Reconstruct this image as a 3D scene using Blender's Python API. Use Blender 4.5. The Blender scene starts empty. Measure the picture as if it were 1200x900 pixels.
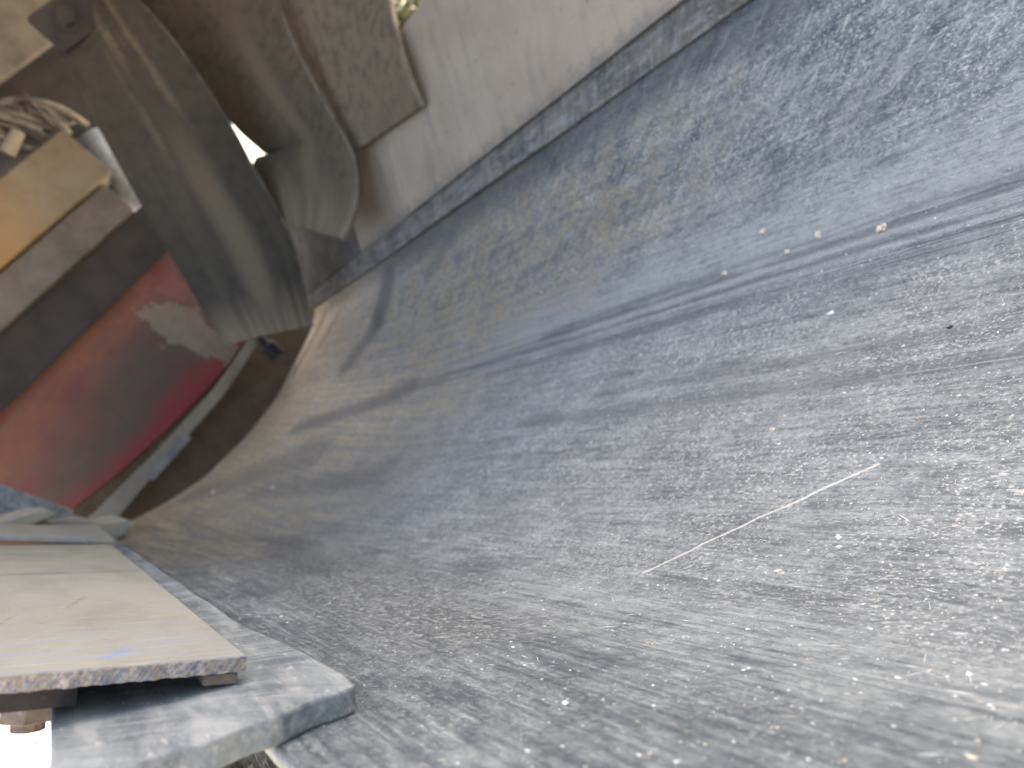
import bpy, bmesh, math, random
import numpy as np
from mathutils import Vector, Matrix

# ------------------------------------------------------------------ camera, sky, sun, exposure
sc = bpy.context.scene
COL = sc.collection
Z0 = 1.30                     # the lens is 1.30 m above the ground; all heights below are relative to it

cam_d = bpy.data.cameras.new('camera')
cam = bpy.data.objects.new('camera', cam_d)
COL.objects.link(cam)
R = Vector((0.51618, -0.51059, -0.68764)).normalized()
F = Vector((0.41771, 0.85099, -0.31833)).normalized()
U = R.cross(F).normalized()
R = F.cross(U).normalized()
cam.matrix_world = Matrix(((R.x, U.x, -F.x, 0), (R.y, U.y, -F.y, 0), (R.z, U.z, -F.z, Z0), (0, 0, 0, 1)))
cam_d.sensor_width = 36.0
cam_d.lens = 27.0
cam_d.clip_start = 0.01
cam_d.clip_end = 2000
cam_d.dof.use_dof = True
cam_d.dof.focus_distance = 0.62
cam_d.dof.aperture_fstop = 5.2
sc.camera = cam

SUN_EL, SUN_AZ = 55.0, 45.0   # azimuth measured from +Y (away from the lens) towards +X
w = bpy.data.worlds.new('World')
sc.world = w
w.use_nodes = True
nt = w.node_tree
bg = nt.nodes['Background']
sky = nt.nodes.new('ShaderNodeTexSky')
sky.sky_type = 'NISHITA'
sky.sun_disc = False
sky.sun_elevation = math.radians(SUN_EL)
sky.sun_rotation = math.radians(SUN_AZ)
sky.air_density = 1.0
sky.dust_density = 8.0
sky.ozone_density = 0.2
nt.links.new(sky.outputs[0], bg.inputs[0])
bg.inputs[1].default_value = 0.15
sl = bpy.data.lights.new('sun', 'SUN')
sl.energy = 4.0
sl.angle = math.radians(0.5)
sl.color = (1.0, 0.95, 0.87)
so = bpy.data.objects.new('sun', sl)
COL.objects.link(so)
ce = math.cos(math.radians(SUN_EL))
sdir = Vector((ce * math.sin(math.radians(SUN_AZ)), ce * math.cos(math.radians(SUN_AZ)), math.sin(math.radians(SUN_EL))))
so.rotation_euler = (-sdir).to_track_quat('-Z', 'Y').to_euler()
so.location = sdir * 20
sc.view_settings.view_transform = 'Standard'
sc.view_settings.look = 'None'
sc.view_settings.gamma = 1.0
sc.view_settings.use_curve_mapping = False
sc.view_settings.exposure = 2.75

rng = random.Random(7)
nrg = np.random.default_rng(7)

# ------------------------------------------------------------------ material helpers
class Mat:
    def __init__(s, name, rough=0.8):
        s.m = bpy.data.materials.new(name)
        s.m.use_nodes = True
        s.t = s.m.node_tree
        s.b = s.t.nodes['Principled BSDF']
        s.b.inputs['Roughness'].default_value = rough
        s.b.inputs['Specular IOR Level'].default_value = 0.35
        s._uv = s._ob = None
    def n(s, k): return s.t.nodes.new(k)
    def put(s, sock, v):
        if v is None: return
        if isinstance(v, bpy.types.NodeSocket): s.t.links.new(v, sock)
        elif isinstance(v, (tuple, list)) and sock.type == 'RGBA': sock.default_value = (*v[:3], 1)
        else: sock.default_value = v
    def math(s, op, a, b=None, c=None):
        q = s.n('ShaderNodeMath'); q.operation = op
        for i, v in enumerate((a, b, c)): s.put(q.inputs[i], v)
        return q.outputs[0]
    def uv(s):
        if not s._uv:
            q = s.n('ShaderNodeUVMap'); q.uv_map = 'UVMap'
            p = s.n('ShaderNodeSeparateXYZ'); s.t.links.new(q.outputs[0], p.inputs[0])
            s._uv = (p.outputs[0], p.outputs[1])
        return s._uv
    def obj(s):
        if not s._ob:
            s._ob = s.n('ShaderNodeTexCoord').outputs['Object']
        return s._ob
    def xyz(s):
        p = s.n('ShaderNodeSeparateXYZ'); s.t.links.new(s.obj(), p.inputs[0])
        return p.outputs[0], p.outputs[1], p.outputs[2]
    def comb(s, x, y, z=0.0):
        q = s.n('ShaderNodeCombineXYZ')
        for i, v in enumerate((x, y, z)): s.put(q.inputs[i], v)
        return q.outputs[0]
    def noise(s, vec, scale=1.0, det=4.0, rough=0.55, dist=0.0):
        q = s.n('ShaderNodeTexNoise')
        s.put(q.inputs['Vector'], vec)
        q.inputs['Scale'].default_value = scale
        q.inputs['Detail'].default_value = det
        q.inputs['Roughness'].default_value = rough
        q.inputs['Distortion'].default_value = dist
        return q.outputs['Fac']
    def nuv(s, su, sv, det=4.0, rough=0.55, off=0.0, dist=0.0):
        u, v = s.uv()
        return s.noise(s.comb(s.math('MULTIPLY', u, su), s.math('MULTIPLY', v, sv), off), 1.0, det, rough, dist)
    def nobj(s, sx, sy, sz, det=4.0, rough=0.55, off=(0, 0, 0)):
        q = s.n('ShaderNodeMapping')
        s.t.links.new(s.obj(), q.inputs[0])
        q.inputs['Scale'].default_value = (sx, sy, sz)
        q.inputs['Location'].default_value = off
        return s.noise(q.outputs[0], 1.0, det, rough)
    def ramp(s, x, a, b, lo=0.0, hi=1.0):
        q = s.n('ShaderNodeMapRange'); q.interpolation_type = 'SMOOTHSTEP'
        s.put(q.inputs[0], x)
        for i, v in ((1, a), (2, b), (3, lo), (4, hi)): s.put(q.inputs[i], v)
        return q.outputs[0]
    def mix(s, f, a, b):
        q = s.n('ShaderNodeMix'); q.data_type = 'RGBA'
        s.put(q.inputs[0], f); s.put(q.inputs[6], a); s.put(q.inputs[7], b)
        return q.outputs[2]
    def mul(s, a, b): return s.math('MULTIPLY', a, b)
    def add(s, a, b): return s.math('ADD', a, b)
    def mx(s, a, b): return s.math('MAXIMUM', a, b)
    def seg(s, p, q, wd, soft, xy, wob=None):
        """soft mask of a straight mark from p to q in the surface's own coordinates"""
        x, y = xy
        dx, dy = q[0] - p[0], q[1] - p[1]
        L2 = dx * dx + dy * dy
        ax = s.math('SUBTRACT', x, p[0]); ay = s.math('SUBTRACT', y, p[1])
        t = s.math('DIVIDE', s.add(s.mul(ax, dx), s.mul(ay, dy)), L2)
        c = s.math('MINIMUM', s.mx(t, 0.0), 1.0)
        ex = s.math('SUBTRACT', ax, s.mul(c, dx)); ey = s.math('SUBTRACT', ay, s.mul(c, dy))
        d = s.math('SQRT', s.add(s.mul(ex, ex), s.mul(ey, ey)))
        if wob is not None: d = s.add(d, wob)
        return s.ramp(d, wd, wd + soft, 1.0, 0.0)
    def done(s, color, rough=None, bump=None, bstr=0.3, bdist=0.002):
        s.put(s.b.inputs['Base Color'], color)
        if rough is not None: s.put(s.b.inputs['Roughness'], rough)
        if bump is not None:
            q = s.n('ShaderNodeBump')
            q.inputs['Strength'].default_value = bstr
            q.inputs['Distance'].default_value = bdist
            s.t.links.new(bump, q.inputs['Height'])
            s.t.links.new(q.outputs[0], s.b.inputs['Normal'])
        return s.m

def dusty(name, base, dust, lo=0.35, hi=0.65, scale=(9, 9, 9), rough=0.85, fine=260, bstr=0.25, amount=1.0, extra=None, uvs=None):
    """painted or bare surface with an uneven film of dust"""
    s = Mat(name, rough)
    a = s.nobj(*scale, det=6, rough=0.6)
    b = s.nobj(fine, fine, fine, det=3, rough=0.6, off=(3, 1, 2))
    f = s.ramp(s.add(s.mul(a, 0.8), s.mul(b, 0.2)), lo, hi, 0.0, amount)
    col = s.mix(f, base, dust)
    sp = s.ramp(s.nobj(fine * .45, fine * .45, fine * .45, det=2, off=(9, 4, 7)), 0.66, 0.72)
    col = s.mix(s.mul(sp, 0.35), col, tuple(min(1, c * 1.5) for c in dust))
    if extra: col = extra(s, col)
    return s.done(col, None, s.add(s.mul(a, .3), b), bstr, 0.0015)

def plain(name, color, rough=0.7, metal=0.0):
    s = Mat(name, rough)
    s.b.inputs['Metallic'].default_value = metal
    a = s.nobj(25, 25, 25, det=5)
    return s.done(s.mix(s.ramp(a, .3, .7), tuple(c * .75 for c in color), tuple(min(1, c * 1.2) for c in color)), None, a, .15, .001)

# ------------------------------------------------------------------ object helpers
def tag(o, label, cat, group=None, kind=None):
    if label: o['label'] = label
    if cat: o['category'] = cat
    if group: o['group'] = group
    if kind: o['kind'] = kind
    return o

def thing(name, loc, label, cat, group=None):
    o = bpy.data.objects.new(name, None)
    COL.objects.link(o)
    o.location = (loc[0], loc[1], loc[2] + Z0)
    o.empty_display_size = 0.05
    return tag(o, label, cat, group)

class MB:
    """collects solid shapes, then links them as ONE mesh object"""
    def __init__(s): s.v = []; s.f = []; s.uv = None
    def addm(s, vs, fs):
        k = len(s.v)
        s.v += [tuple(p) for p in vs]
        s.f += [tuple(i + k for i in f) for f in fs]
        return s
    def prism(s, poly, ext):
        """polygon (3-D points) pushed along ext"""
        n = len(poly); e = Vector(ext)
        a = [Vector(p) for p in poly]
        b = [p + e for p in a]
        fs = [tuple(range(n)), tuple(range(2 * n - 1, n - 1, -1))]
        fs += [(i, i + n, (i + 1) % n + n, (i + 1) % n) for i in range(n)]
        return s.addm(a + b, fs)
    def box(s, x0, x1, y0, y1, z0, z1):
        return s.prism([(x0, y0, z0), (x1, y0, z0), (x1, y0, z1), (x0, y0, z1)], (0, y1 - y0, 0))
    def sheet(s, grid, th, nrm=None):
        """grid[i][j] of points -> closed sheet of thickness th"""
        n, m = len(grid), len(grid[0])
        P = np.array(grid, float)
        du = np.gradient(P, axis=0); dv = np.gradient(P, axis=1)
        N = np.cross(du, dv); N /= np.linalg.norm(N, axis=2, keepdims=True) + 1e-12
        Q = P - N * th
        vs = [tuple(p) for p in P.reshape(-1, 3)] + [tuple(p) for p in Q.reshape(-1, 3)]
        o = n * m; fs = []
        for i in range(n - 1):
            for j in range(m - 1):
                a, b, c, d = i * m + j, (i + 1) * m + j, (i + 1) * m + j + 1, i * m + j + 1
                fs += [(a, b, c, d), (a + o, d + o, c + o, b + o)]
        for i in range(n - 1):
            for j in (0, m - 1):
                a, b = i * m + j, (i + 1) * m + j
                fs.append((a, a + o, b + o, b) if j == 0 else (a, b, b + o, a + o))
        for j in range(m - 1):
            for i in (0, n - 1):
                a, b = i * m + j, i * m + j + 1
                fs.append((a, b, b + o, a + o) if i == 0 else (a, a + o, b + o, b))
        return s.addm(vs, fs)
    def tube(s, pts, r, k=10, cap=True):
        pts = [Vector(p) for p in pts]
        rs = r if isinstance(r, (list, tuple)) else [r] * len(pts)
        vs = []; up = None
        for i, p in enumerate(pts):
            d = (pts[min(i + 1, len(pts) - 1)] - pts[max(i - 1, 0)]).normalized()
            if up is None:
                up = d.orthogonal().normalized()
            a = (up - d * up.dot(d)).normalized(); up = a
            b = d.cross(a)
            for q in range(k):
                t = 2 * math.pi * q / k
                vs.append(p + (a * math.cos(t) + b * math.sin(t)) * rs[i])
        fs = []
        for i in range(len(pts) - 1):
            for q in range(k):
                fs.append((i * k + q, i * k + (q + 1) % k, (i + 1) * k + (q + 1) % k, (i + 1) * k + q))
        if cap:
            fs.append(tuple(range(k - 1, -1, -1)))
            fs.append(tuple((len(pts) - 1) * k + q for q in range(k)))
        return s.addm(vs, fs)
    def build(s, name, mat, parent=None, bevel=0.0, smooth=False, uvs=None):
        V = np.array(s.v, float); V[:, 2] += Z0
        if parent is not None:
            org = Vector(parent.get('_org', parent.matrix_basis.translation)) if parent.parent is None else Vector((0, 0, 0))
            q = parent; org = Vector((0, 0, 0))
            while q is not None: org = org + q.location; q = q.parent
        else:
            lo, hi = V.min(0), V.max(0)
            org = Vector(((lo[0] + hi[0]) / 2, (lo[1] + hi[1]) / 2, lo[2]))
        V -= np.array(org)
        me = bpy.data.meshes.new(name)
        me.from_pydata(V.tolist(), [], s.f)
        bm = bmesh.new(); bm.from_mesh(me)
        bmesh.ops.recalc_face_normals(bm, faces=bm.faces)
        bm.to_mesh(me); bm.free()
        if uvs is not None:
            l = me.uv_layers.new(name='UVMap')
            idx = np.empty(len(me.loops), int); me.loops.foreach_get('vertex_index', idx)
            l.data.foreach_set('uv', np.array(uvs, float)[idx].ravel())
        if smooth: me.polygons.foreach_set('use_smooth', [True] * len(me.polygons))
        for x in (mat if isinstance(mat, (list, tuple)) else [mat]): me.materials.append(x)
        o = bpy.data.objects.new(name, me)
        COL.objects.link(o)
        if parent is not None: o.parent = parent
        else: o.location = org
        if bevel:
            b = o.modifiers.new('edge_wear', 'BEVEL'); b.width = bevel; b.segments = 2; b.limit_method = 'ANGLE'
            b.angle_limit = math.radians(40)
        return o

def bez(a, b, c, n):
    a, b, c = Vector(a), Vector(b), Vector(c)
    return [(1 - t) ** 2 * a + 2 * t * (1 - t) * b + t * t * c for t in [i / n for i in range(n + 1)]]

# ------------------------------------------------------------------ the belt's shape
def fillet(pts, r, n=8):
    out = [np.array(pts[0], float)]
    for i in range(1, len(pts) - 1):
        p, a, b = (np.array(pts[k], float) for k in (i, i - 1, i + 1))
        A = p + (a - p) / np.linalg.norm(a - p) * r; B = p + (b - p) / np.linalg.norm(b - p) * r
        for k in range(n + 1):
            t = k / n; out.append((1 - t) ** 2 * A + 2 * t * (1 - t) * p + t * t * B)
    out.append(np.array(pts[-1], float)); return np.array(out)
NEAR = fillet([(-.039, -.176), (.27, -.505), (.80, -.505), (1.19, -.085)], .19)
FAR = fillet([(-.10, -.13), (.02, -.215), (.17, -.284), (.325, -.333), (.533, -.352), (.734, -.344), (1.039, -.263), (1.24, -.13)], .05)
def arc(P): return np.concatenate([[0], np.cumsum(np.linalg.norm(np.diff(P, axis=0), axis=1))])
SN, SF = arc(NEAR), arc(FAR)
BW = SN[-1]
def smst(a, b, x):
    t = np.clip((x - a) / (b - a), 0, 1); return t * t * (3 - 2 * t)
GROOVES = [(.960, .008, .0012), (.945, .005, -.0010), (.928, .008, -.0018), (.908, .006, .0012), (.893, .006, -.0010), (.873, .008, -.0008),
           (.856, .006, .0012), (.757, .012, -.0012), (.700, .010, -.0016), (.688, .004, .0012), (.665, .008, -.001), (.60, .014, .0010), (.52, .02, -.001)]
def prof(u, Y):
    u = np.asarray(u, float); Y = np.asarray(Y, float)
    wv = smst(1.7, 2.9, Y)
    nx, nz = np.interp(u, SN, NEAR[:, 0]), np.interp(u, SN, NEAR[:, 1])
    fx, fz = np.interp(u * SF[-1] / BW, SF, FAR[:, 0]), np.interp(u * SF[-1] / BW, SF, FAR[:, 1])
    x, z = nx * (1 - wv) + fx * wv, nz * (1 - wv) + fz * wv
    return x, z
def belt_z(u, Y):
    x, z = prof(u, Y)
    g = 0
    for (c, wd, h) in GROOVES:
        g = g + h * np.exp(-((u - c - .004 * np.sin(Y * 3 + c * 30)) / wd) ** 2)
    g = g * (1 - .75 * smst(1.6, 2.4, Y))
    lump = .004 * np.sin(u * 9 + Y * 2.1) * np.sin(Y * 3.3 + u * 4) * smst(.25, .5, u)
    return x, z + g + lump * (1 - .5 * smst(2.2, 2.9, Y))

# ------------------------------------------------------------------ belt material
def belt_material():
    s = Mat('dusty_belt_rubber', 0.62)
    u, v = s.uv()
    streak = s.nuv(70, 2.6, 5, .6)
    fstreak = s.nuv(210, 12, 3, .6, 3.0)
    cloud = s.nuv(6, 4, 5, .6, 5.0)
    blot = s.nuv(22, 15, 5, .65, 9.0)
    grain = s.nuv(330, 190, 3, .7, 2.0)
    grain2 = s.nuv(110, 62, 4, .7, 12.0)
    lump = s.nuv(75, 42, 4, .65, 15.0)
    # strokes that run obliquely over the right wing
    du = s.math('SUBTRACT', s.mul(u, .62), s.mul(v, .78)); dv = s.add(s.mul(u, .78), s.mul(v, .62))
    stroke = s.noise(s.comb(s.mul(du, 8), s.mul(dv, 38), 4.0), 1.0, 6, .68)
    stroke2 = s.noise(s.comb(s.mul(du, 22), s.mul(dv, 90), 8.0), 1.0, 5, .65)
    wing = s.ramp(u, .99, 1.14)
    # bands that the load keeps polished carry less grain
    polish_sheen = s.mx(s.seg((.98, -.5), (.94, 1.5), .03, .07, (u, v)), s.mul(s.seg((.30, -.3), (.30, .72), .03, .06, (u, v)), .7))
    polish_sheen = s.mul(polish_sheen, s.ramp(cloud, .3, .6, 1.0, .65))
    d = s.add(s.add(s.mul(streak, .20), s.mul(cloud, .14)), s.add(s.mul(blot, .22), s.add(s.mul(grain2, .28), s.mul(fstreak, .30))))
    d = s.add(d, s.mul(s.mul(s.math('SUBTRACT', stroke, .5), wing), .42))
    d = s.add(d, s.mul(s.mul(s.math('SUBTRACT', stroke2, .5), wing), .30))
    d = s.add(d, s.mul(polish_sheen, .085))  # sheen of the smooth bands painted in as lighter colour
    d = s.math('SUBTRACT', d, s.ramp(u, .52, .16, 0, .058))
    f = s.ramp(d, .43, .70)
    col = s.mix(f, (.057, .067, .071), (.279, .291, .266))
    # tan dust towards the tail, reaching further forward on the right wing
    reach = s.math('SUBTRACT', s.add(v, s.mul(s.ramp(u, .88, 1.15), .62)), s.mul(s.ramp(s.math('ABSOLUTE', s.math('SUBTRACT', u, .56)), .18, .34, 1, 0), .22))
    far = s.ramp(s.add(reach, s.mul(s.math('SUBTRACT', cloud, .5), 1.1)), 0.95, 2.05)
    endd = s.ramp(s.add(v, s.mul(s.nuv(7, 3, 4), .5)), 2.30, 2.95)
    tsrc = s.add(s.mul(blot, .3), s.add(s.mul(lump, .3), s.add(s.mul(s.mul(stroke, wing), .40), s.mul(s.mul(streak, s.math('SUBTRACT', 1.0, wing)), .40))))
    tn = s.mul(far, s.ramp(tsrc, .42, .56, .12, 1.0))
    tn = s.mx(tn, endd)
    tan = s.mix(s.ramp(s.add(s.mul(streak, .35), s.mul(lump, .65)), .38, .62), (.150, .112, .058), (.355, .285, .170))
    col = s.mix(s.mul(tn, .94), col, tan)
    col = s.mix(s.mul(s.mul(far, s.ramp(lump, .50, .68)), .40), col, (.085, .075, .062))
    # grain: small light crumbs pressed into the rubber
    cr = s.ramp(grain, .53, .63)
    cr2 = s.ramp(s.nuv(150, 70, 3, .6, 21.0), .59, .66)
    cr3 = s.ramp(s.nuv(48, 30, 5, .7, 33.0), .58, .72)
    patch = s.ramp(s.nuv(13, 8, 4, .6, 30.0), .40, .62, .35, 1.0)
    patch = s.mul(patch, s.mul(s.ramp(polish_sheen, 0, 1, 1.0, .35), s.ramp(u, .22, .46, .38, 1.0)))
    dk = s.ramp(s.nuv(250, 140, 3, .65, 41.0), .50, .66)
    col = s.mix(s.mul(s.mul(dk, .52), s.ramp(polish_sheen, 0, 1, 1.0, .4)), col, (.052, .056, .060))
    col = s.mix(s.mul(s.mul(cr, patch), .72), col, (.49, .48, .43))
    col = s.mix(s.mul(s.mul(cr2, patch), .68), col, (.52, .49, .42))
    col = s.mix(s.mul(s.mul(cr3, patch), .38), col, (.46, .425, .35))
    wst = s.mul(s.ramp(stroke2, .57, .68), wing)
    col = s.mix(s.mul(wst, .72), col, (.44, .405, .32))
    # caked crumbs low on the left wing
    cake = s.mul(s.seg((.20, .62), (.26, 1.35), .01, .13, (u, v)), s.ramp(s.nuv(150, 95, 5, .72, 51.0), .45, .62))
    col = s.mix(s.mul(cake, .68), col, (.45, .42, .345))
    # clean streaks along the travel, and wipes near the tail
    wob = s.mul(s.math('SUBTRACT', s.nuv(40, 6, 4, .6, 61.0), .5), .03)
    for (a, b, wd, so_, k) in (((.942, -.5), (.934, 1.3), .0005, .007, .45), ((.928, -.5), (.922, 1.3), .001, .008, .6), ((.901, -.5), (.899, 1.6), .0008, .007, .6),
                               ((.890, -.5), (.886, 1.6), .0005, .006, .35), ((.873, -.5), (.870, 1.5), .002, .012, .45), ((.930, -.5), (.925, 1.2), .008, .03, .12),
                               ((.920, 1.2), (.885, 1.9), .004, .02, .5), ((.885, 1.9), (.74, 2.45), .01, .04, .75),
                               ((.685, -.5), (.700, 1.2), .001, .022, .5), ((.742, -.5), (.745, 1.0), .001, .018, .38),
                               ((.66, 2.2), (.40, 2.7), .02, .08, .45), ((.62, 1.7), (.48, 2.3), .01, .06, .4)):
        col = s.mix(s.mul(s.seg(a, b, wd, so_, (u, v), wob), k), col, (.066, .069, .072))
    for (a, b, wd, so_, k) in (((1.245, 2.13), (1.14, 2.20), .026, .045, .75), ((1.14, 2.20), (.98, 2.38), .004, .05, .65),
                               ((1.290, -1), (1.290, 2.7), .004, .060, .6),  # line rubbed by the skirt, with its contact shade painted in
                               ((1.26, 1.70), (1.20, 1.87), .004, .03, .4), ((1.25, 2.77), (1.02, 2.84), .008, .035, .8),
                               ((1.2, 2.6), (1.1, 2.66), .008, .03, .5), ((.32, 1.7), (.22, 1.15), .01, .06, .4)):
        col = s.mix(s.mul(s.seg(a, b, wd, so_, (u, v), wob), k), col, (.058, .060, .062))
    gz = s.mx(s.seg((.905, -.5), (.900, 1.9), .022, .035, (u, v)), s.mul(s.seg((.715, -.5), (.725, 1.1), .03, .04, (u, v)), .55))
    gn = s.nuv(430, 1.6, 4, .65, 81.0)
    col = s.mix(s.mul(gz, s.ramp(gn, .47, .35, 0, .75)), col, (.060, .066, .072))
    col = s.mix(s.mul(gz, s.ramp(gn, .54, .68, 0, .5)), col, (.31, .318, .29))
    # rubbed pale band beside the grooves
    for a, b in (((.9145, -.5), (.912, 1.7)), ((.8955, -.5), (.893, 1.7)), ((.953, -.5), (.950, 1.4))):
        col = s.mix(s.mul(s.seg(a, b, .0006, .006, (u, v), s.mul(wob, .4)), .35), col, (.31, .318, .29))
    for a, b in (((.687, .20), (.694, .48)), ((.80, .405), (.745, .400)), ((.70, .36), (.728, .33))):
        col = s.mix(s.mul(s.seg(a, b, .0002, .0016, (u, v), s.mul(wob, .12)), s.ramp(grain, .3, .6, .0, .35)), col, (.50, .48, .43))
    # the long scratch
    sw = s.mul(s.math('SUBTRACT', s.nuv(500, 60, 3, .7, 71.0), .5), .003)
    scr = s.mul(s.seg((.393, .596), (.450, .568), .0004, .0022, (u, v), sw), s.ramp(grain, .25, .5, .55, 1.0))
    for a, b in (((.450, .568), (.4996, .528)), ((.4996, .528), (.5375, .484)), ((.5375, .484), (.572, .436))):
        scr = s.mx(scr, s.mul(s.seg(a, b, .0004, .0020, (u, v), sw), s.ramp(grain, .25, .5, .55, 1.0)))
    col = s.mix(s.mul(scr, .85), col, (.60, .56, .47))
    h = s.add(s.add(s.mul(grain, .8), s.mul(grain2, .9)), s.add(s.mul(fstreak, .5), s.add(s.mul(cake, 1.2), s.mul(cr2, .5))))
    rough = s.ramp(f, 0, 1, .50, .75)
    return s.done(col, rough, h, .75, .0028)

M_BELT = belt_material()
TAN = (.32, .275, .225)
M_GROUND = dusty('sunny_gravel', (.40, .36, .30), (.50, .46, .40), scale=(1.2, 1.2, 1.2), fine=40, bstr=.1)
M_STONE = dusty('pale_stone', (.32, .28, .23), (.50, .46, .40), scale=(6, 6, 6), fine=80)
def plate_wear(s, col):
    x, y, z = s.xyz()
    st = s.nobj(9, 130, 9, det=5, off=(5, 2, 1))
    near = s.ramp(y, .18, -.06)
    col = s.mix(s.mul(s.ramp(st, .42, .66), s.add(.22, s.mul(near, .65))), col, (.225, .23, .235))
    col = s.mix(s.ramp(s.nobj(24, 420, 24, det=3, off=(7, 2, 9)), .56, .72, 0, .45), col, (.44, .39, .31))
    g = s.ramp(s.nobj(60, 200, 60, det=4, off=(1, 8, 1)), .62, .70, 0, .5)
    col = s.mix(g, col, (.13, .135, .15))
    w1 = s.mul(s.math('SUBTRACT', st, .5), .01)
    col = s.mix(s.mul(s.seg((-.30, .548), (-.055, .552), .0015, .006, (x, y), w1), .85), col, (.055, .075, .125))
    col = s.mix(s.mul(s.seg((-.06, .552), (.03, .556), .001, .030, (x, y), w1), .4), col, (.12, .13, .15))
    col = s.mix(s.mul(s.seg((-.12, .93), (-.02, .94), .001, .012, (x, y), w1), .5), col, (.10, .09, .08))
    for p, q in (((-.082, .06), (-.083, .12)), ((-.083, .12), (-.076, .17)), ((-.055, .20), (-.045, .28)), ((-.13, .03), (-.128, .05))):
        col = s.mix(s.mul(s.seg(p, q, .0002, .0014, (x, y), w1), .4), col, (.10, .09, .08))
    blue = s.mul(s.seg((-.046, -.055), (-.036, -.030), .0006, .002, (x, y), s.mul(s.math('SUBTRACT', s.nobj(500, 500, 500, det=2), .5), .012)), .45)
    return s.mix(blue, col, (.09, .20, .42))
M_LPLATE = dusty('worn_cream_plate', (.203, .180, .128), (.268, .240, .170), lo=.32, hi=.6, scale=(14, 5, 14), fine=420, extra=plate_wear)
def side_wear(s, col):
    st = s.nobj(5, 26, 5, det=5, off=(5, 2, 1))
    col = s.mix(s.ramp(st, .50, .72, 0, .45), col, (.20, .165, .125))
    dr = s.nobj(14, 50, 3, det=5, off=(2, 6, 1))
    col = s.mix(s.ramp(dr, .55, .75, 0, .2), col, (.17, .145, .115))
    p = s.ramp(s.nobj(60, 60, 60, det=3, off=(2, 8, 1)), .64, .72, 0, .5)
    col = s.mix(p, col, (.14, .12, .10))
    x, y, z = s.xyz()
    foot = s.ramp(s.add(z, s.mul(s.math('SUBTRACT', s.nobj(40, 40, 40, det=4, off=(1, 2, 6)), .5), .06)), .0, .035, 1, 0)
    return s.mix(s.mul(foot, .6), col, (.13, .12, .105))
M_SIDE = dusty('dusty_side_steel', (.305, .234, .158), (.365, .287, .198), lo=.3, hi=.65, scale=(7, 7, 7), fine=300, extra=side_wear)
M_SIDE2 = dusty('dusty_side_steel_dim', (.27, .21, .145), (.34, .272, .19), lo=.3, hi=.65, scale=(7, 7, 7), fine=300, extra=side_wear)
def rub_wear(s, col):
    st = s.nobj(90, 16, 90, det=6, off=(5, 2, 1))
    col = s.mix(s.ramp(st, .46, .68, 0, .5), col, (.30, .288, .255))
    x, y, z = s.xyz()
    q = s.add(s.mul(y, .80), s.mul(x, .60)); p = s.math('SUBTRACT', s.mul(x, .80), s.mul(y, .60))
    sc1 = s.noise(s.comb(s.mul(p, 12), s.mul(q, 130), s.mul(z, 12)), 1.0, 5, .65)
    col = s.mix(s.ramp(sc1, .50, .70, 0, .42), col, (.33, .325, .295))
    col = s.mix(s.ramp(sc1, .46, .32, 0, .28), col, (.062, .070, .076))
    c = s.ramp(s.nobj(200, 60, 200, det=4, off=(2, 7, 3)), .60, .72, 0, .5)
    return s.mix(c, col, (.44, .40, .33))
M_SKIRT = dusty('dusty_skirt_rubber', (.072, .082, .085), (.222, .230, .212), lo=.32, hi=.70, scale=(22, 14, 22), fine=340, extra=rub_wear, bstr=.4)
M_RECESS_SHADE = dusty('dark_recess_shade', (.060, .054, .046), (.13, .112, .086), scale=(10, 10, 10), fine=200)  # dark tone for the shade under the middle flap
M_SKIRT2 = dusty('grey_skirt_rubber', (.075, .068, .056), (.215, .185, .138), lo=.32, hi=.70, scale=(22, 14, 22), fine=340, extra=rub_wear, bstr=.4)
def flap_wear_light(s, col):
    u, v = s.uv()
    fr_ = s.math('FRACT', u)
    a = s.nuv(3.2, 1.0, 4, .6, 3.0)
    b = s.nuv(11, 2.0, 5, .6, 6.0)
    c = s.nobj(28, 28, 28, det=5, off=(4, 4, 2))
    f = s.ramp(s.add(s.mul(a, .72), s.add(s.mul(b, .12), s.mul(c, .16))), .40, .64)
    band = s.ramp(s.math('ABSOLUTE', s.math('SUBTRACT', fr_, s.add(.52, s.mul(v, .06)))), .03, .24, 1.0, 0.0)  # soft highlight down the flap, painted in as a lighter band
    f = s.mx(s.mul(s.mul(f, .7), s.add(.35, s.mul(band, .65))), s.mul(band, s.ramp(v, .15, .75, 0, .6)))
    f = s.mx(f, s.mul(s.ramp(v, .80, 1.0), s.ramp(b, .3, .6, .45, .95)))
    f = s.mx(f, s.mul(s.ramp(u, 1.5, 6.5, .16, .95), s.ramp(c, .3, .6, .55, 1)))
    col = s.mix(s.mul(f, .9), col, (.200, .152, .092))
    e = s.ramp(fr_, .968, .994, 0, 1)  # lit right edge, painted in as a pale rim
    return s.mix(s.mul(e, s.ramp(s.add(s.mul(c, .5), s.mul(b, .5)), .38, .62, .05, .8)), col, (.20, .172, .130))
M_FLAP = dusty('black_flap_rubber', (.017, .0155, .0125), (.023, .0205, .016), lo=.4, hi=.7, scale=(6, 6, 3), fine=200, extra=flap_wear_light, rough=.72)
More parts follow.
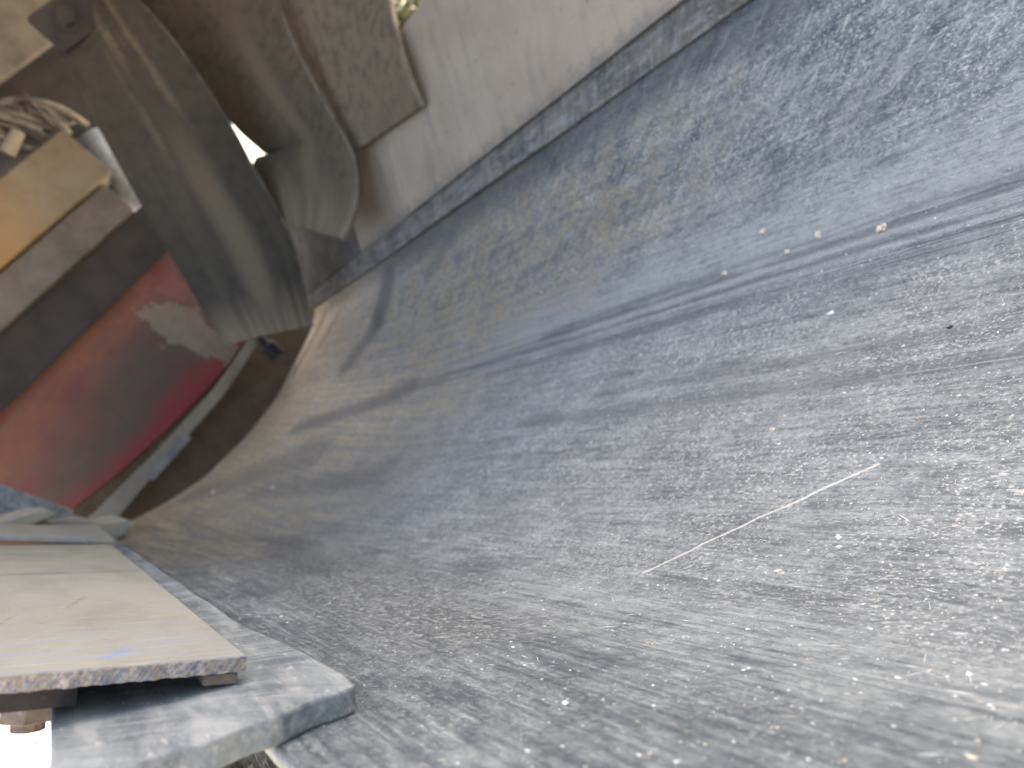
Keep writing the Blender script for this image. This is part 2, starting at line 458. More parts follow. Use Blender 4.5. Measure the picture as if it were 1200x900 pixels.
def red_wear(s, col):
    x, y, z = s.xyz()
    xz = (x, z)
    n1 = s.nobj(7, 7, 7, det=5, off=(1, 1, 4))
    n2 = s.nobj(24, 24, 24, det=5, off=(6, 1, 4))
    n = s.add(s.mul(n1, .6), s.mul(n2, .4))
    stk = s.nobj(3, 3, 11, det=5, off=(3, 1, 2))
    col = s.mix(s.ramp(s.add(s.mul(n, .6), s.mul(stk, .4)), .40, .58, .25, .92), col, (.085, .060, .042))
    orange = s.mul(s.seg((-.38, .34), (.36, .42), .01, .14, xz, s.mul(s.math('SUBTRACT', n1, .5), .20)), s.ramp(s.add(s.mul(n1, .5), s.mul(stk, .5)), .40, .62))
    col = s.mix(s.mul(orange, s.ramp(n2, .3, .6, .45, .85)), col, (.200, .066, .028))
    w3 = s.mul(s.math('SUBTRACT', n1, .5), .30)
    grime = s.seg((-.26, .10), (.26, .20), .06, .14, xz, w3)
    col = s.mix(s.mul(grime, s.ramp(n2, .3, .65, .92, .55)), col, (.062, .045, .033))
    rim = s.seg((-.42, .005), (.47, .015), .010, .11, xz, s.mul(s.math('SUBTRACT', n1, .5), .14))
    col = s.mix(s.mul(rim, s.ramp(n2, .25, .55, .55, .88)), col, (.19, .022, .024))
    w1 = s.mul(s.math('SUBTRACT', n2, .5), .22)
    w2 = s.mul(s.math('SUBTRACT', s.nobj(11, 11, 11, det=3, off=(6, 1, 4)), .5), .30)
    patch = s.seg((.36, .30), (.40, .04), .060, .010, xz, w2)
    col = s.mix(s.mul(patch, s.ramp(n2, .3, .6, .95, .72)), col, (.175, .148, .108))
    pink = s.seg((.40, .41), (.47, .30), .016, .03, xz, w2)
    return s.mix(s.mul(pink, .5), col, (.20, .075, .065))
M_RED = dusty('scuffed_red_paint', (.155, .028, .026), (.10, .055, .04), lo=.45, hi=.8, scale=(5, 5, 5), fine=160, extra=red_wear, rough=.7)
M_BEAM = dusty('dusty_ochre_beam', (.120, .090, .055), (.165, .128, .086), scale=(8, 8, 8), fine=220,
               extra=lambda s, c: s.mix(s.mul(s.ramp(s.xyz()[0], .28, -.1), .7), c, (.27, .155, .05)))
M_BROWN = dusty('dusty_brown_steel', (.080, .067, .050), (.135, .113, .086), scale=(8, 8, 8), fine=200)
M_GREYB = dusty('dusty_grey_steel', (.070, .060, .050), (.120, .103, .083), scale=(8, 8, 8), fine=200)
M_DARK = dusty('dark_grimy_steel_and_shade', (.020, .017, .015), (.038, .031, .026), scale=(8, 8, 8), fine=200)  # grimy steel; also stands for shade on the back panel
M_BAR = dusty('pale_dusty_bar', (.17, .140, .098), (.25, .208, .15), scale=(8, 8, 8), fine=200)
M_BLUE = dusty('chipped_blue_paint', (.125, .124, .124), (.21, .190, .160), scale=(20, 20, 20), fine=200)
M_PALE = plain('pale_outside_light', (.30, .325, .35), .6)
M_BLACK = plain('black_plastic', (.02, .02, .022), .5)
M_WHITE = plain('white_plastic', (.75, .75, .76), .5)
M_CABLE = dusty('dusty_cable', (.06, .050, .038), (.22, .185, .135), fine=200)
M_BOLT = dusty('rusty_bolt_steel', (.12, .085, .06), (.26, .21, .16), fine=200)
M_EARTH = dusty('spilled_brown_dust', (.11, .082, .056), (.27, .215, .155), scale=(30, 30, 30), fine=200, bstr=.5)
M_GAP_SHADE = dusty('dark_brown_gap_shade', (.075, .051, .028), (.105, .076, .047), scale=(12, 4, 12), fine=90)  # stands for the shaded interior past the belt end
M_CREAM = dusty('cream_chip', (.36, .22, .10), (.62, .54, .41), lo=.36, hi=.54, scale=(160, 160, 160), fine=500)
M_PALECHIP = plain('white_chip', (.66, .63, .58), .8)
M_GREYCHIP = plain('grey_chip', (.36, .35, .34), .8)
M_GREEN = plain('hedge_green', (.11, .12, .06), .8)
def worn_edge(s, col):
    a = s.ramp(s.nobj(330, 330, 330, det=4, off=(3, 3, 3)), .47, .56)
    col = s.mix(s.mul(a, .9), col, (.15, .15, .16))
    r = s.ramp(s.nobj(420, 420, 420, det=2, off=(5, 1, 3)), .58, .64)
    col = s.mix(r, col, (.30, .19, .11))
    b = s.ramp(s.nobj(260, 260, 260, det=3, off=(8, 3, 3)), .58, .63)
    x, y, z = s.xyz()
    st = s.ramp(s.nobj(40, 300, 900, det=3, off=(2, 2, 2)), .5, .62)
    col = s.mix(s.mul(st, .6), col, (.12, .105, .09))
    return s.mix(s.mul(b, .6), col, (.07, .09, .20))
M_EDGE = dusty('chipped_plate_edge', (.24, .20, .15), (.36, .305, .24), scale=(60, 60, 60), fine=300, extra=worn_edge, bstr=.7)

M_FLAP.node_tree.nodes['Principled BSDF'].inputs['Specular IOR Level'].default_value = .18

# ------------------------------------------------------------------ the ground
def ground():
    n = 60
    xs = np.concatenate([-np.geomspace(900, 6, 12), np.linspace(-5, 5, 21), np.geomspace(6, 900, 12)])
    b = MB()
    vs = [(x, y, -Z0 + .03 * math.sin(x * 1.3) * math.cos(y * .9) * (1 if abs(x) < 6 and abs(y) < 6 else 0)) for x in xs for y in xs]
    m = len(xs)
    fs = [(i * m + j, (i + 1) * m + j, (i + 1) * m + j + 1, i * m + j + 1) for i in range(m - 1) for j in range(m - 1)]
    b.addm(vs, fs)
    o = b.build('ground', M_GROUND)
    o['kind'] = 'structure'
ground()
ICO_V = None
def ico(sub=1):
    bm = bmesh.new(); bmesh.ops.create_icosphere(bm, subdivisions=sub, radius=1)
    v = np.array([p.co[:] for p in bm.verts]); f = [tuple(q.index for q in t.verts) for t in bm.faces]
    bm.free(); return v, f
IV, IF = ico(1)
IV2, IF2 = ico(2)
def gravel():
    b = MB()
    for k in range(420):
        y = rng.uniform(3, 9); x = -.21 * y + rng.uniform(-1.8, 1.8)
        r = rng.choice((.02, .03, .05, .09))
        v = IV * nrg.uniform(.7, 1.25, (len(IV), 1)) * np.array([r, r * rng.uniform(.7, 1.2), r * .7])
        a = rng.uniform(0, 6.28); c, q = math.cos(a), math.sin(a)
        v = np.stack([v[:, 0] * c - v[:, 1] * q, v[:, 0] * q + v[:, 1] * c, v[:, 2]], 1)
        b.addm(v + np.array([x, y, -Z0 + r * .35]), IF)
    o = b.build('loose_gravel', M_STONE)
    tag(o, 'pale stones scattered on the sunlit ground below the belt', 'gravel', kind='stuff')
gravel()

# ------------------------------------------------------------------ feed hopper body above the belt (mostly out of view), shaped to block the sun
hop = thing('shading_hopper', (1.2, 2.3, 1.50), 'dark steel hopper body over the tail, shaped to keep the sun off the belt', 'hopper')
MB().prism([(-.05, .95, 1.50), (2.5, .95, 1.50), (2.5, .95, 3.7), (-.05, .95, 3.7)], (0, .02, 0)).build('front_wall', M_BROWN, hop)
MB().box(-.05, 2.5, .972, 3.9, 1.50, 1.52).build('floor_plate', M_DARK, hop)  # dark, to bounce less light onto the tail
MB().box(-.07, -.052, .95, 3.9, 1.50, 3.7).build('side_wall', M_BROWN, hop)
MB().box(2.502, 2.52, .95, 3.9, 1.50, 3.7).build('side_wall', M_BROWN, hop)
MB().box(-.05, 2.5, 3.902, 3.92, 1.50, 3.7).build('rear_wall', M_BROWN, hop)
for x in (-.12, 2.53):
    for y in (1.1, 3.8):
        if x < 0: continue
        MB().box(x, x + .1, y, y + .1, -Z0, 1.50).build('leg', M_BROWN, hop)
MB().box(-.35, -.25, 3.9, 4.0, -Z0, 1.50).build('leg', M_BROWN, hop)

def shrub():
    t = thing('shrub', (6.6, 8.2, -Z0), 'sunlit pale green shrub seen through the gap above the tan side plate', 'shrub')
    MB().tube([(6.6, 8.2, -Z0), (6.65, 8.2, -.6), (6.6, 8.25, .2)], [.09, .06, .03], 8).build('stem', M_BROWN, t)
    b = MB()
    for k in range(2600):
        d = nrg.normal(size=3); d /= np.linalg.norm(d)
        r = nrg.random() ** .4
        c = np.array([6.6, 8.2, .35]) + d * r * np.array([1.3, 1.1, 1.35]) * (1 + .25 * math.sin(d[0] * 5 + d[2] * 4))
        a = nrg.normal(size=3); a /= np.linalg.norm(a); q = np.cross(a, nrg.normal(size=3)); q /= np.linalg.norm(q)
        l = nrg.uniform(.08, .17)
        b.addm([c - a * l, c + q * l * .35, c + a * l, c - q * l * .5], [(0, 1, 2, 3)])
    b.build('foliage', M_GREEN, t)
shrub()

# ------------------------------------------------------------------ conveyor: frame, pulley, belt
fr = thing('conveyor_stand', (.58, 1.0, -Z0), 'dusty brown steel stand carrying the conveyor under the belt edge', 'stand')
MB().prism([(-.20, -2.2, -.34), (-.03, -2.2, -.34), (-.03, -2.2, -.348), (-.192, -2.2, -.348), (-.192, -2.2, -.50), (-.20, -2.2, -.50)], (0, 4.9, 0)).build('stringer', M_BROWN, fr)
MB().prism([(1.40, -2.2, -.34), (1.23, -2.2, -.34), (1.23, -2.2, -.348), (1.392, -2.2, -.348), (1.392, -2.2, -.50), (1.40, -2.2, -.50)], (0, 5.4, 0)).build('stringer', M_BROWN, fr)
for y in (-1.8, -.4, 1.0, 2.3):
    MB().box(-.19, 1.39, y, y + .08, -.70, -.62).build('cross_member', M_BROWN, fr)
for x in (-.19, 1.32):
    for y in (-1.8, 2.3):
        MB().box(x, x + .07, y + .082, y + .16, -Z0, -.502).build('leg', M_BROWN, fr)
pu = thing('tail_pulley', (.55, 2.9, -.82), 'dark drum turning the belt at its tail end', 'pulley')
MB().tube([(-.1, 2.9, -.60), (1.25, 2.9, -.60)], .21, 40).build('drum', M_DARK, pu, smooth=False)
MB().tube([(-.22, 2.9, -.60), (1.38, 2.9, -.60)], .04, 16).build('shaft', M_DARK, pu)

def belt():
    nu = 420
    us = np.linspace(0, BW, nu)
    ys = np.concatenate([np.linspace(-2.4, .1, 12)[:-1], np.linspace(.1, 2.9, 130)])
    rows, uvr = [], []
    for y in ys:
        x, z = belt_z(us, np.full(nu, y))
        rows.append(np.stack([x, np.full(nu, y), z], 1)); uvr.append(np.stack([us, np.full(nu, y)], 1))
    last = rows[-1]
    r = .225
    flat_x = last[:, 0]
    for k in range(1, 15):
        t = math.pi * k / 14
        zz = (last[:, 2] - r * (1 - math.cos(t)))
        zf = zz + ((-.35 - 2 * r) + r * (1 + math.cos(t)) - zz) * smst(0, 1, t / math.pi * 1.2)
        y = 2.9 + r * math.sin(t)
        rows.append(np.stack([flat_x, np.full(nu, y), zf], 1)); uvr.append(np.stack([us, np.full(nu, 2.9 + r * t)], 1))
    zb = rows[-1][0, 2]
    for y in (1.5, 0, -2.4):
        rows.append(np.stack([flat_x, np.full(nu, y), np.full(nu, zb)], 1)); uvr.append(np.stack([us, np.full(nu, 6.5 - y)], 1))
    b = MB(); b.sheet(rows, -.012)
    uv = np.concatenate([np.concatenate(uvr), np.concatenate(uvr)])
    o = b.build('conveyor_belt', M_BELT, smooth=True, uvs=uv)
    tag(o, 'wide grey rubber conveyor belt, troughed and coated in dust', 'conveyor belt')
    return o
belt_o = belt()

# ------------------------------------------------------------------ left side: rubber skirt, steel plates
DL = Vector((-.588, 0, .809))          # up the slope of the left plates
NL = Vector((.809, 0, .588))           # their upper face
def LP(t, y, off=0.0): return Vector((-.012, y, -.150)) + DL * t + NL * off
def left_skirt():
    # lies on the belt's left wing; its near end is cut at a slant and curls over
    d = Vector((-.684, 0, .729)); nn = Vector((.729, 0, .684))
    c0 = Vector((.0135, 0, -.2245)) + nn * .0150
    grid = []
    for i in range(49):
        t = .018 + .160 * i / 48
        y0 = float(np.interp(t, [.018, .045, .073, .102, .127, .153, .18], [.470, .461, .447, .438, .432, .430, .433])) + .0012 * math.sin(t * 160)
        row = []
        for j in range(70):
            s_ = (j / 69) ** 1.6
            y = y0 + (2.55 - y0) * s_
            e = y - y0
            curl = .005 * math.exp(-(e / .012) ** 2)
            p = c0 + d * (t + .016 * min(1.0, e / .30) * (1 - i / 48)) + nn * (-curl * .7 + .0012 * math.sin(y * 23 + t * 40) * (1 - math.exp(-e * 20)) )
            row.append((p.x, y, p.z))
        grid.append(row)
    b = MB(); b.sheet(grid, -.0165)
    P = np.array(grid)
    o = b.build('skirt_rubber', M_SKIRT, smooth=False, bevel=.003)
    tag(o, 'dusty grey rubber skirt lying on the left belt edge under the cream plate', 'rubber skirt')
left_skirt()

lp = thing('skirt_plate', (-.012, .6, -.17), 'worn cream steel plate with a chipped blue-flecked front edge above the left belt edge', 'plate')
def lslab(y0, y1, t0, t1, th, name, mat, parent, off=0.0, bevel=.002, wob=0.0):
    n = 24
    g = []
    for i in range(2):
        t = t0 if i == 0 else t1
        g.append([tuple(LP(t + (wob * math.sin(k * 1.9) if i == 0 else 0), y0 + (y1 - y0) * k / n, off)) for k in range(n + 1)])
    b = MB(); b.sheet(g, th if True else 0)
    return b.build(name, mat, parent, bevel=bevel)
def front_plate():
    n = 60
    g = []
    for i in range(n + 1):
        t = .42 * i / n
        y0 = .516 + .016 * t + .0004 * math.sin(t * 190) + .0004 * math.sin(t * 430 + 1)
        g.append([tuple(LP(t, y0, 0)), tuple(LP(t, y0 + .004, .0)), tuple(LP(t, 1.82, 0))])
    b = MB(); b.sheet(g, -.0095)
    return b.build('plate', M_LPLATE, lp, bevel=.0012)
front_plate()
# the chipped front edge is a band of its own, a hair proud of the cut
def front_edge():
    n = 120
    g = []
    for i in range(n + 1):
        t = .42 * i / n
        y0 = .516 + .016 * t + .0004 * math.sin(t * 190) + .0004 * math.sin(t * 430 + 1) - .0006
        w1 = .0003 * math.sin(t * 700) + .0002 * math.sin(t * 310)
        g.append([tuple(LP(t, y0 + w1, -.0006 + w1)), tuple(LP(t, y0 + w1, -.0090 + w1))])
    b = MB(); b.sheet(g, -.002)
    return b.build('worn_edge', M_EDGE, lp)
front_edge()
MB().prism([LP(.004, .518, -.0105), LP(.004, .548, -.0105), LP(.024, .548, -.0105), LP(.024, .520, -.0105)], NL * -.0065).build('spacer_block', M_BOLT, lp, bevel=.001)
MB().prism([LP(.091, .535, -.0105), LP(.091, 1.7, -.0105), LP(.42, 1.7, -.0105), LP(.42, .535, -.0105)], NL * -.013).build('backing_strip', M_DARK, lp)
bo = MB().tube([LP(.114, .60, -.0238), LP(.114, .60, -.044)], .0170, 6).build('bolt', M_BOLT, lp, bevel=.001)
MB().tube([LP(.114, .60, -.0445), LP(.114, .60, -.050)], .010, 12).build('shank', M_BOLT, bo)

p2 = thing('skirt_plate', (-.012, 2.2, -.17), 'second cream plate beyond the dark slot, further along the left belt edge', 'plate')
def rear_plate():
    g = []
    for i in range(25):
        t = -.006 + .43 * i / 24
        off = .0088 + min(.05 * max(t, 0), .012)
        g.append([tuple(LP(t, 1.80 + .002 * math.sin(t * 60), off)), tuple(LP(t, 2.15, off + .004)), tuple(LP(t, 2.5, off + .008))])
    b = MB(); b.sheet(g, -.0085)
    return b.build('plate', M_LPLATE, p2, bevel=.0015)
rear_plate()

# curled rubber scraps behind the left plates
def strip(name, pts, width, th, mat, label, cat='rubber scrap', group=None):
    """bent strip: centre line pts, width along the given vector"""
    b = MB()
    g = [[tuple(Vector(p) - Vector(width) * .5), tuple(Vector(p)), tuple(Vector(p) + Vector(width) * .5)] for p in pts]
    b.sheet(g, th)
    o = b.build(name, mat, smooth=False, bevel=.002)
    tag(o, label, cat, group); return o
G1 = 'rubber scraps at the left end of the belt'
def scrap(poly, y, mat, label):
    b = MB().prism([(x, y, z) for x, z in poly], (-.01, .22, .03))
    return tag(b.build('rubber_scrap', mat, bevel=.004), label, 'rubber scrap', G1)
scrap([(-.30, .40), (-.061, .158), (-.024, .02), (-.001, -.07), (-.017, -.106), (-.059, -.052), (-.113, .061), (-.30, .33)], 2.55, M_SKIRT, 'grey ribbed rubber scrap, topmost of the pile beside the red plate')
scrap([(-.30, .20), (-.139, .073), (-.117, .045), (-.056, .002), (-.029, -.031), (-.031, -.047), (-.078, -.018), (-.14, .024), (-.30, .17)], 2.35, M_LPLATE, 'tan curled rubber end in the middle of the pile at the far left')
scrap([(-.30, .14), (-.14, .031), (-.054, -.047), (-.011, -.09), (.013, -.151), (.055, -.192), (.064, -.203), (.053, -.215), (.002, -.212), (-.155, .012), (-.30, .11)], 2.45, M_LPLATE, 'flat tan rubber tongue reaching to the corner of the belt end')

# ------------------------------------------------------------------ right side: rubber skirt, steel plates
DR = Vector((.588, 0, .809)); NR = Vector((-.809, 0, .588))
def RP(t, y, off=0.0): return Vector((1.075, y, -.175)) + DR * t + NR * off
def right_skirt():
    g = []
    for j in range(60):
        y = -.9 + 3.78 * j / 59
        row = []
        for i in range(7):
            t = -.058 + .20 * i / 6
            p = RP(t, y, -.003 + .003 * math.sin(y * 5) * (1 if i < 2 else 0))
            row.append(tuple(p))
        g.append(row)
    b = MB(); b.sheet(g, -.014)
    o = b.build('skirt_rubber', M_SKIRT2, bevel=.003)
    tag(o, 'long dark rubber skirt strip along the right belt edge below the tan steel plates', 'rubber skirt')
right_skirt()
sp1 = MB().prism([RP(0, -.9), RP(0, 1.885), RP(.405, 1.86), RP(.405, -.9)], NR * .008).build('side_plate', M_SIDE, bevel=.002)
tag(sp1, 'large tan dusty steel side plate lit by daylight along the right belt edge', 'plate')
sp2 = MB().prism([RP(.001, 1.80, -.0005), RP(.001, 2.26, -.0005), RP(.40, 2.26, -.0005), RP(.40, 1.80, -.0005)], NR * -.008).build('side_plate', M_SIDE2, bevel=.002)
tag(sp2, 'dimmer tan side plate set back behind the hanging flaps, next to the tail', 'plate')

recess_sheet = MB().prism([RP(.001, 2.264, .001), RP(.001, 2.90, .001), RP(.36, 2.90, .001), RP(.36, 2.264, .001)], NR * -.012).build('recess_shade_sheet', M_RECESS_SHADE, bevel=.002)  # added sheet that darkens the recess in place of real shade
tag(recess_sheet, 'dark grey sheet added for the shade in the recess beneath the middle flap', 'shade sheet')

# ------------------------------------------------------------------ hanging rubber flaps
def bilinear(q, a, b):
    q = [Vector(p) for p in q]
    return q[0] * (1 - a) * (1 - b) + q[1] * a * (1 - b) + q[2] * a * b + q[3] * (1 - a) * b
def flap(pts_left, pts_right, th, bulge, label, name='rubber_flap', fold=0.0, curl=None, seed=0):
    """pts_left / pts_right run from the top edge to the bottom edge"""
    def along(P, b):
        P = [Vector(p) for p in P]
        d = [0]
        for i in range(1, len(P)): d.append(d[-1] + (P[i] - P[i - 1]).length)
        t = b * d[-1]
        # Catmull-Rom for a supple outline
        for i in range(len(P) - 1):
            if t <= d[i + 1] or i == len(P) - 2:
                k = (t - d[i]) / (d[i + 1] - d[i])
                p0 = P[max(i - 1, 0)]; p1 = P[i]; p2_ = P[i + 1]; p3 = P[min(i + 2, len(P) - 1)]
                return .5 * ((2 * p1) + (p2_ - p0) * k + (2 * p0 - 5 * p1 + 4 * p2_ - p3) * k * k + (3 * p1 - p0 - 3 * p2_ + p3) * k ** 3)
    n, m = 28, 40
    g = []; uv = []
    for i in range(n + 1):
        a = i / n; row = []
        for j in range(m + 1):
            b = j / m
            p = along(pts_left, b).lerp(along(pts_right, b), a)
            p = p + Vector((0, -1, 0)) * math.sin(math.pi * a) * (bulge * (.4 + .6 * b) + fold * math.sin(a * 9 + b * 1.5 + seed) * .5)
            if curl: p = p + Vector(curl) * (max(0, a - .55) / .45) ** 2 * b ** 3
            row.append(tuple(p)); uv.append((a + seed, b))
        g.append(row)
    bb = MB(); bb.sheet(g, th)
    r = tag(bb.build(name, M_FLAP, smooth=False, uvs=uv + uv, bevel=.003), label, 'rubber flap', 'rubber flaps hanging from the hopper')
    for p in r.data.polygons: p.use_smooth = p.area < 1 and len(p.vertices) == 4
    m2 = r.modifiers.get('edge_wear')
    return r
f1 = flap([(1.155, 2.70, 1.024), (1.043, 2.66, .855), (.900, 2.62, .539), (.780, 2.60, .245), (.656, 2.58, -.074)],
          [(1.31, 2.50, .845), (1.251, 2.44, .621), (1.162, 2.40, .368), (1.10, 2.38, .235), (1.045, 2.38, .08), (.99, 2.40, -.031), (.846, 2.42, -.230)],
          .016, .030, 'widest dark rubber flap hanging nearest the red plate, its foot above the belt corner', seed=0)
f2 = flap([(1.56, 2.80, 1.499), (1.437, 2.72, .991), (1.339, 2.66, .621), (1.272, 2.60, .388), (1.222, 2.50, .232), (1.16, 2.52, .248), (1.049, 2.48, .058)],
          [(1.86, 2.50, 1.499), (1.72, 2.38, .86), (1.558, 2.25, .583), (1.365, 2.12, .356), (1.234, 2.03, .146), (1.160, 1.98, .030), (1.085, 1.97, -.040), (1.020, 1.97, -.078), (.938, 1.98, -.103)],
          .016, .03, 'middle dark rubber flap with its lower corner curled outwards', fold=.02, seed=3)
f3 = flap([(1.90, 2.50, 1.499), (1.77, 2.44, .88), (1.614, 2.35, .584), (1.436, 2.22, .378), (1.287, 2.10, .160), (1.204, 2.04, .037)],
          [(1.80, 2.0, 1.499), (1.60, 1.83, .62), (1.441, 1.70, .299), (1.309, 1.63, .181), (1.218, 1.60, .083), (1.172, 1.60, -.009)],
          .014, .0, 'short grey-brown rubber flap leaning on the tan side plate under the bright gap', seed=6)
cb = thing('clamp_bar', (1.2, 2.7, .86), 'grimy dark clamp bar with bolts at the head of the widest flap', 'bar')
MB().box(1.035, 1.55, 2.565, 2.595, .855, .985).build('bar', M_DARK, cb, bevel=.003)
for x in (1.15, 1.47):
    MB().box(x, x + .05, 2.572, 2.588, .987, 1.499).build('hanger', M_DARK, cb)
for x in (1.11, 1.27):
    b_ = MB().tube([(x, 2.564, .92), (x, 2.53, .92)], .030, 6).build('bolt', M_DARK, cb, bevel=.002)
    MB().tube([(x, 2.563, .92), (x, 2.558, .92)], .042, 16).build('washer', M_DARK, b_)

# ------------------------------------------------------------------ the tail: red plate, bars, beams
rp = MB()
pts = [(-.30, -.02), (-.06, -.066), (.0, -.083), (.19, -.119), (.39, -.139), (.61, -.148), (.76, -.145), (.84, -.130), (.90, -.09), (1.0, .05), (1.05, .20), (1.05, .335), (-.30, .335)]
rp.prism([(x, 3.15, z) for x, z in pts], (0, .012, 0))
redp = rp.build('back_plate', M_RED, bevel=.003)
tag(redp, 'scuffed red painted steel plate with a curved lower edge closing the tail end', 'plate')
cross = thing('cross_bar', (.4, 3.08, -.22), 'pale dusty bar with a blue painted patch under the red plate', 'bar')
MB().prism([(-.2, 3.06, -.10), (.04, 3.06, -.145), (.30, 3.06, -.160), (.62, 3.06, -.165), (.88, 3.06, -.135), (.90, 3.06, -.165), (.62, 3.06, -.205), (.30, 3.06, -.205), (.03, 3.06, -.215), (-.2, 3.06, -.20)], (0, .04, 0)).build('bar', M_BAR, cross, bevel=.003)
MB().prism([(.22, 3.056, -.186), (.42, 3.056, -.186), (.43, 3.056, -.220), (.23, 3.056, -.220)], (0, .003, 0)).build('painted_patch', M_BLUE, cross, bevel=.001)
lb = MB().box(-.45, 1.25, 3.17, 3.20, -.62, .10).build('gap_shade_plate', M_GAP_SHADE, bevel=.003)  # dark sheet added where the gap lies in shade
tag(lb, 'dark brown plate added for the shade in the gap between the belt end and the pale bar', 'plate')
b1 = thing('box_beam', (.55, 3.1, .62), 'ochre box beam with a sunny dusty face, above the grey beam', 'beam')
MB().box(-.5, .985, 3.00, 3.25, .612, .815).build('face', M_BEAM, b1, bevel=.006)
MB().prism([(-.5, 3.02, .818), (.975, 3.02, .818), (1.03, 3.14, .91), (-.5, 3.14, .91)], (0, .006, .004)).build('top_lip', M_BROWN, b1)
b2 = tag(MB().box(-.5, .945, 3.04, 3.27, .478, .606).build('cross_beam', M_GREYB, bevel=.005), 'grey dusty cross beam right below the ochre beam', 'beam')
b3 = tag(MB().box(-.5, 1.02, 3.09, 3.13, .30, .476).build('cross_beam', M_DARK, bevel=.004), 'dark beam recessed between the grey beam and the red plate', 'beam')  # one dark tone fills this recess
b4 = tag(MB().box(.2, 1.335, 3.0, 3.04, 1.047, 1.42).build('cross_beam', M_BROWN, bevel=.005), 'brown steel beam in the top left corner over the cables', 'beam')
bkp = tag(MB().box(-.6, 1.50, 3.30, 3.32, .48, 1.49).build('shadow_panel', M_DARK), 'dark panel added as the shade behind the cables and beams at the tail', 'panel')  # added to cover the bright background with a dark shade tone
pale = tag(MB().tube([(1.045, 3.22, .44), (1.095, 3.22, .80)], .06, 20).build('outside_light_post', M_PALE, smooth=True), 'pale blue-grey post added for the outside light between the ochre beam and the widest flap', 'post')  # stands in for outside light past the beam ends
GC = 'cables bunched on the ochre beam'
cabs = [([(.78, 3.05, .93), (.84, 3.0, 1.0), (.93, 3.02, .93), (.99, 3.08, .84)], .012, 'thin tan cable arching highest over the ochre beam'),
        ([(.88, 3.1, 1.02), (.95, 3.04, .99), (1.04, 3.04, .90), (1.09, 3.1, .80)], .014, 'thick dusty hose bending down behind the widest flap'),
        ([(.86, 3.0, .99), (.89, 2.99, .93), (.93, 3.0, .85)], .010, 'short loose wire end dangling before the cables'),
        ([(.98, 3.06, .93), (1.0, 3.04, .86), (1.0, 3.05, .80)], .016, 'stub of grey cable next to the thick hose')]
for k in range(6):
    x0 = .78 + .035 * k
    cabs.append(([(x0, 3.05 + .01 * k, .88 + rng.uniform(0, .03)), (x0 + rng.uniform(-.02, .06), 3.0, .96 + rng.uniform(-.02, .05)), (x0 + rng.uniform(.03, .10), 3.03, .90 + rng.uniform(-.05, .04)), (x0 + rng.uniform(.08, .16), 3.06, .82)],
                 rng.uniform(.004, .008), 'thin loose wire in the messy tangle above the ochre beam'))
for p, r, l in cabs:
    P = [Vector(q) for q in p]; Q = []
    for i in range(len(P) - 1):
        p0 = P[max(i - 1, 0)]; p1 = P[i]; p2_ = P[i + 1]; p3 = P[min(i + 2, len(P) - 1)]
        for k in range(6):
            t = k / 6
            Q.append(.5 * ((2 * p1) + (p2_ - p0) * t + (2 * p0 - 5 * p1 + 4 * p2_ - p3) * t * t + (3 * p1 - p0 - 3 * p2_ + p3) * t ** 3))
    Q.append(P[-1])
    tag(MB().tube(Q, r, 10).build('cable', M_CABLE, smooth=True), l, 'cable', GC)
tag(MB().tube([(.79, 3.0, .86), (.87, 2.98, .885)], [.026, .022], 12).build('pipe_stub', M_BAR, bevel=.003), 'pale pipe stub pointing right on top of the ochre beam', 'pipe')
hb_ = thing('hanging_bolt', (.84, 2.86, -.2), 'black hanging bolt with a white cap below the widest flap', 'bolt')
MB().tube([(.845, 2.90, -.085), (.838, 2.90, -.185)], .017, 10).build('shank', M_BLACK, hb_)
MB().tube([(.838, 2.90, -.19), (.835, 2.90, -.245)], .030, 12).build('nut', M_BLACK, hb_, bevel=.004)
MB().tube([(.845, 2.89, -.08), (.850, 2.885, -.055)], .020, 10).build('cap', M_WHITE, hb_, bevel=.004)

# ------------------------------------------------------------------ grit on the belt
def frame_at(u, y):
    e = 1e-3
    x, z = belt_z(np.array([u]), np.array([y])); x1, z1 = belt_z(np.array([u + e]), np.array([y]))
    p = Vector((x[0], y, z[0])); t = Vector((x1[0] - x[0], 0, z1[0] - z[0])).normalized()
    n = Vector((0, 1, 0)).cross(t) * -1
    if n.z < 0: n = -n
    return p, t, n
def grit():
    b = MB(); mats = []
    N = 13000
    # vectorised frames
    uu = nrg.normal(.56, .30, N * 2); uu = uu[(uu > .06) & (uu < 1.26)]; N = min(N, len(uu)); yy = .12 + 2.3 * nrg.random(N) ** 1.7
    for k in range(N):
        u, y = uu[k], yy[k]
        p, t, n = frame_at(u, y)
        fib = rng.random() < .16
        r = .0004 + .0007 * rng.random() ** 2.5 + (.0012 * rng.random() if rng.random() < .03 else 0)
        if u > .9: r *= .8
        a = rng.gauss(0, .5); c, s_ = math.cos(a), math.sin(a)
        yv = Vector((0, 1, 0)); e1 = yv * c + t * s_; e2 = t * c - yv * s_
        l = r * (rng.uniform(4, 12) if fib else rng.uniform(1.0, 2.2)); wd = r * (.28 if fib else rng.uniform(.7, 1.2)); h = r * (.35 if fib else .45)
        vs = [p + e1 * l, p + e2 * wd, p - e1 * l * .8, p - e2 * wd * .9, p + n * h + e1 * l * rng.uniform(-.3, .3)]
        b.addm(vs, [(0, 1, 4), (1, 2, 4), (2, 3, 4), (3, 0, 4)])
        mi = rng.choices((0, 1, 2), (.30, .45, .25))[0]
        mats += [mi] * 4
    o = b.build('grit', [M_CREAM, M_PALECHIP, M_GREYCHIP])
    o.data.polygons.foreach_set('material_index', mats)
    tag(o, 'fine pale grit sprinkled all over the dusty belt', 'grit', kind='stuff')
grit()
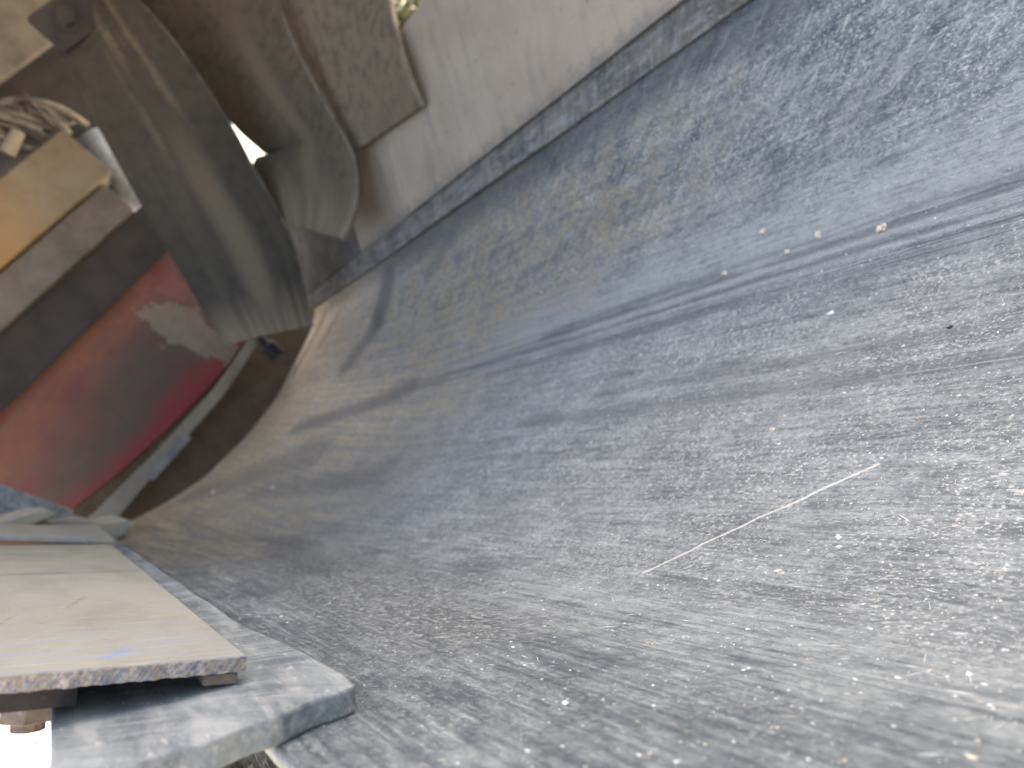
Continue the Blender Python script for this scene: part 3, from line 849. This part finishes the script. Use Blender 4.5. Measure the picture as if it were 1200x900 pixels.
chips = [(.924, .540, 0.0070, 'C', 'largest orange-cream stone chip sitting on the dark grooves of the belt'),
         (.980, .728, 0.0057, 'C', 'ochre stone chip on the pale band, leftmost of the three above the grooves'),
         (.944, .632, 0.0053, 'C', 'cream stone chip between the largest chip and the ochre chip'),
         (.933, .680, 0.0048, 'C', 'small cream chip just below the ochre chip at the groove edge'),
         (.932, .796, 0.0045, 'C', 'lone tan chip at the far end of the row along the grooves'),
         (.812, .584, 0.0049, 'P', 'pale oval chip on the smooth belt below the grooves'),
         (.632, .588, 0.0037, 'C', 'little ring-shaped cream crumb above the long scratch'),
         (.475, .428, 0.0037, 'P', 'white flake to the right below the long scratch, larger of two'),
         (.462, .420, 0.0026, 'P', 'white flake tucked under the larger flake by the scratch'),
         (.420, .452, 0.0039, 'C', 'cream crumb under the middle of the long scratch'),
         (.150, .388, 0.0025, 'P', 'round white grain standing on the lower left wing'),
         (.433, 2.564, 0.0086, 'P', 'white pebble in the tan dust near the red plate'),
         (.507, 2.248, 0.0090, 'C', 'tan clod in the dust of the tail end'),
         (.751, .424, 0.0029, 'D', 'dark speck of stone beside the thin upright scratch')]
MC = {'C': M_CREAM, 'P': M_PALECHIP, 'D': M_DARK}
for u, y, r, m, l in chips:
    p, t, n = frame_at(u, y)
    a = rng.uniform(-.5, .5); yv = Vector((0, 1, 0))
    e1 = yv * math.cos(a) + t * math.sin(a); e2 = t * math.cos(a) - yv * math.sin(a)
    b = MB()
    k = nrg.uniform(.62, 1.25, len(IV2)); r *= .88
    b.addm([p + (e1 * v[0] * 1.25 + e2 * v[1] * .85 + n * (v[2] * .42 + .20)) * r * kk for v, kk in zip(IV2, k)], IF2)
    tag(b.build('stone_chip', MC[m]), l, 'stone chip', 'stone chips lying on the belt')

# dust heap under the belt's left edge
def heap():
    g = []
    for i in range(40):
        x = -.19 + .155 * i / 39
        row = []
        for j in range(70):
            y = .30 + .75 * j / 69
            h = .05 * math.sin(math.pi * i / 39) * (.6 + .4 * math.sin(y * 14)) + .006 * math.sin(x * 170 + 3 * math.sin(y * 60)) * math.sin(y * 130 + x * 90) + rng.uniform(0, .003)
            row.append((x, y, -.336 + h))
        g.append(row)
    b = MB(); b.sheet(g, .004)
    tag(b.build('dust_heap', M_EARTH), 'brown dust heaped on the frame under the rubber skirt', 'dust', kind='stuff')
heap()
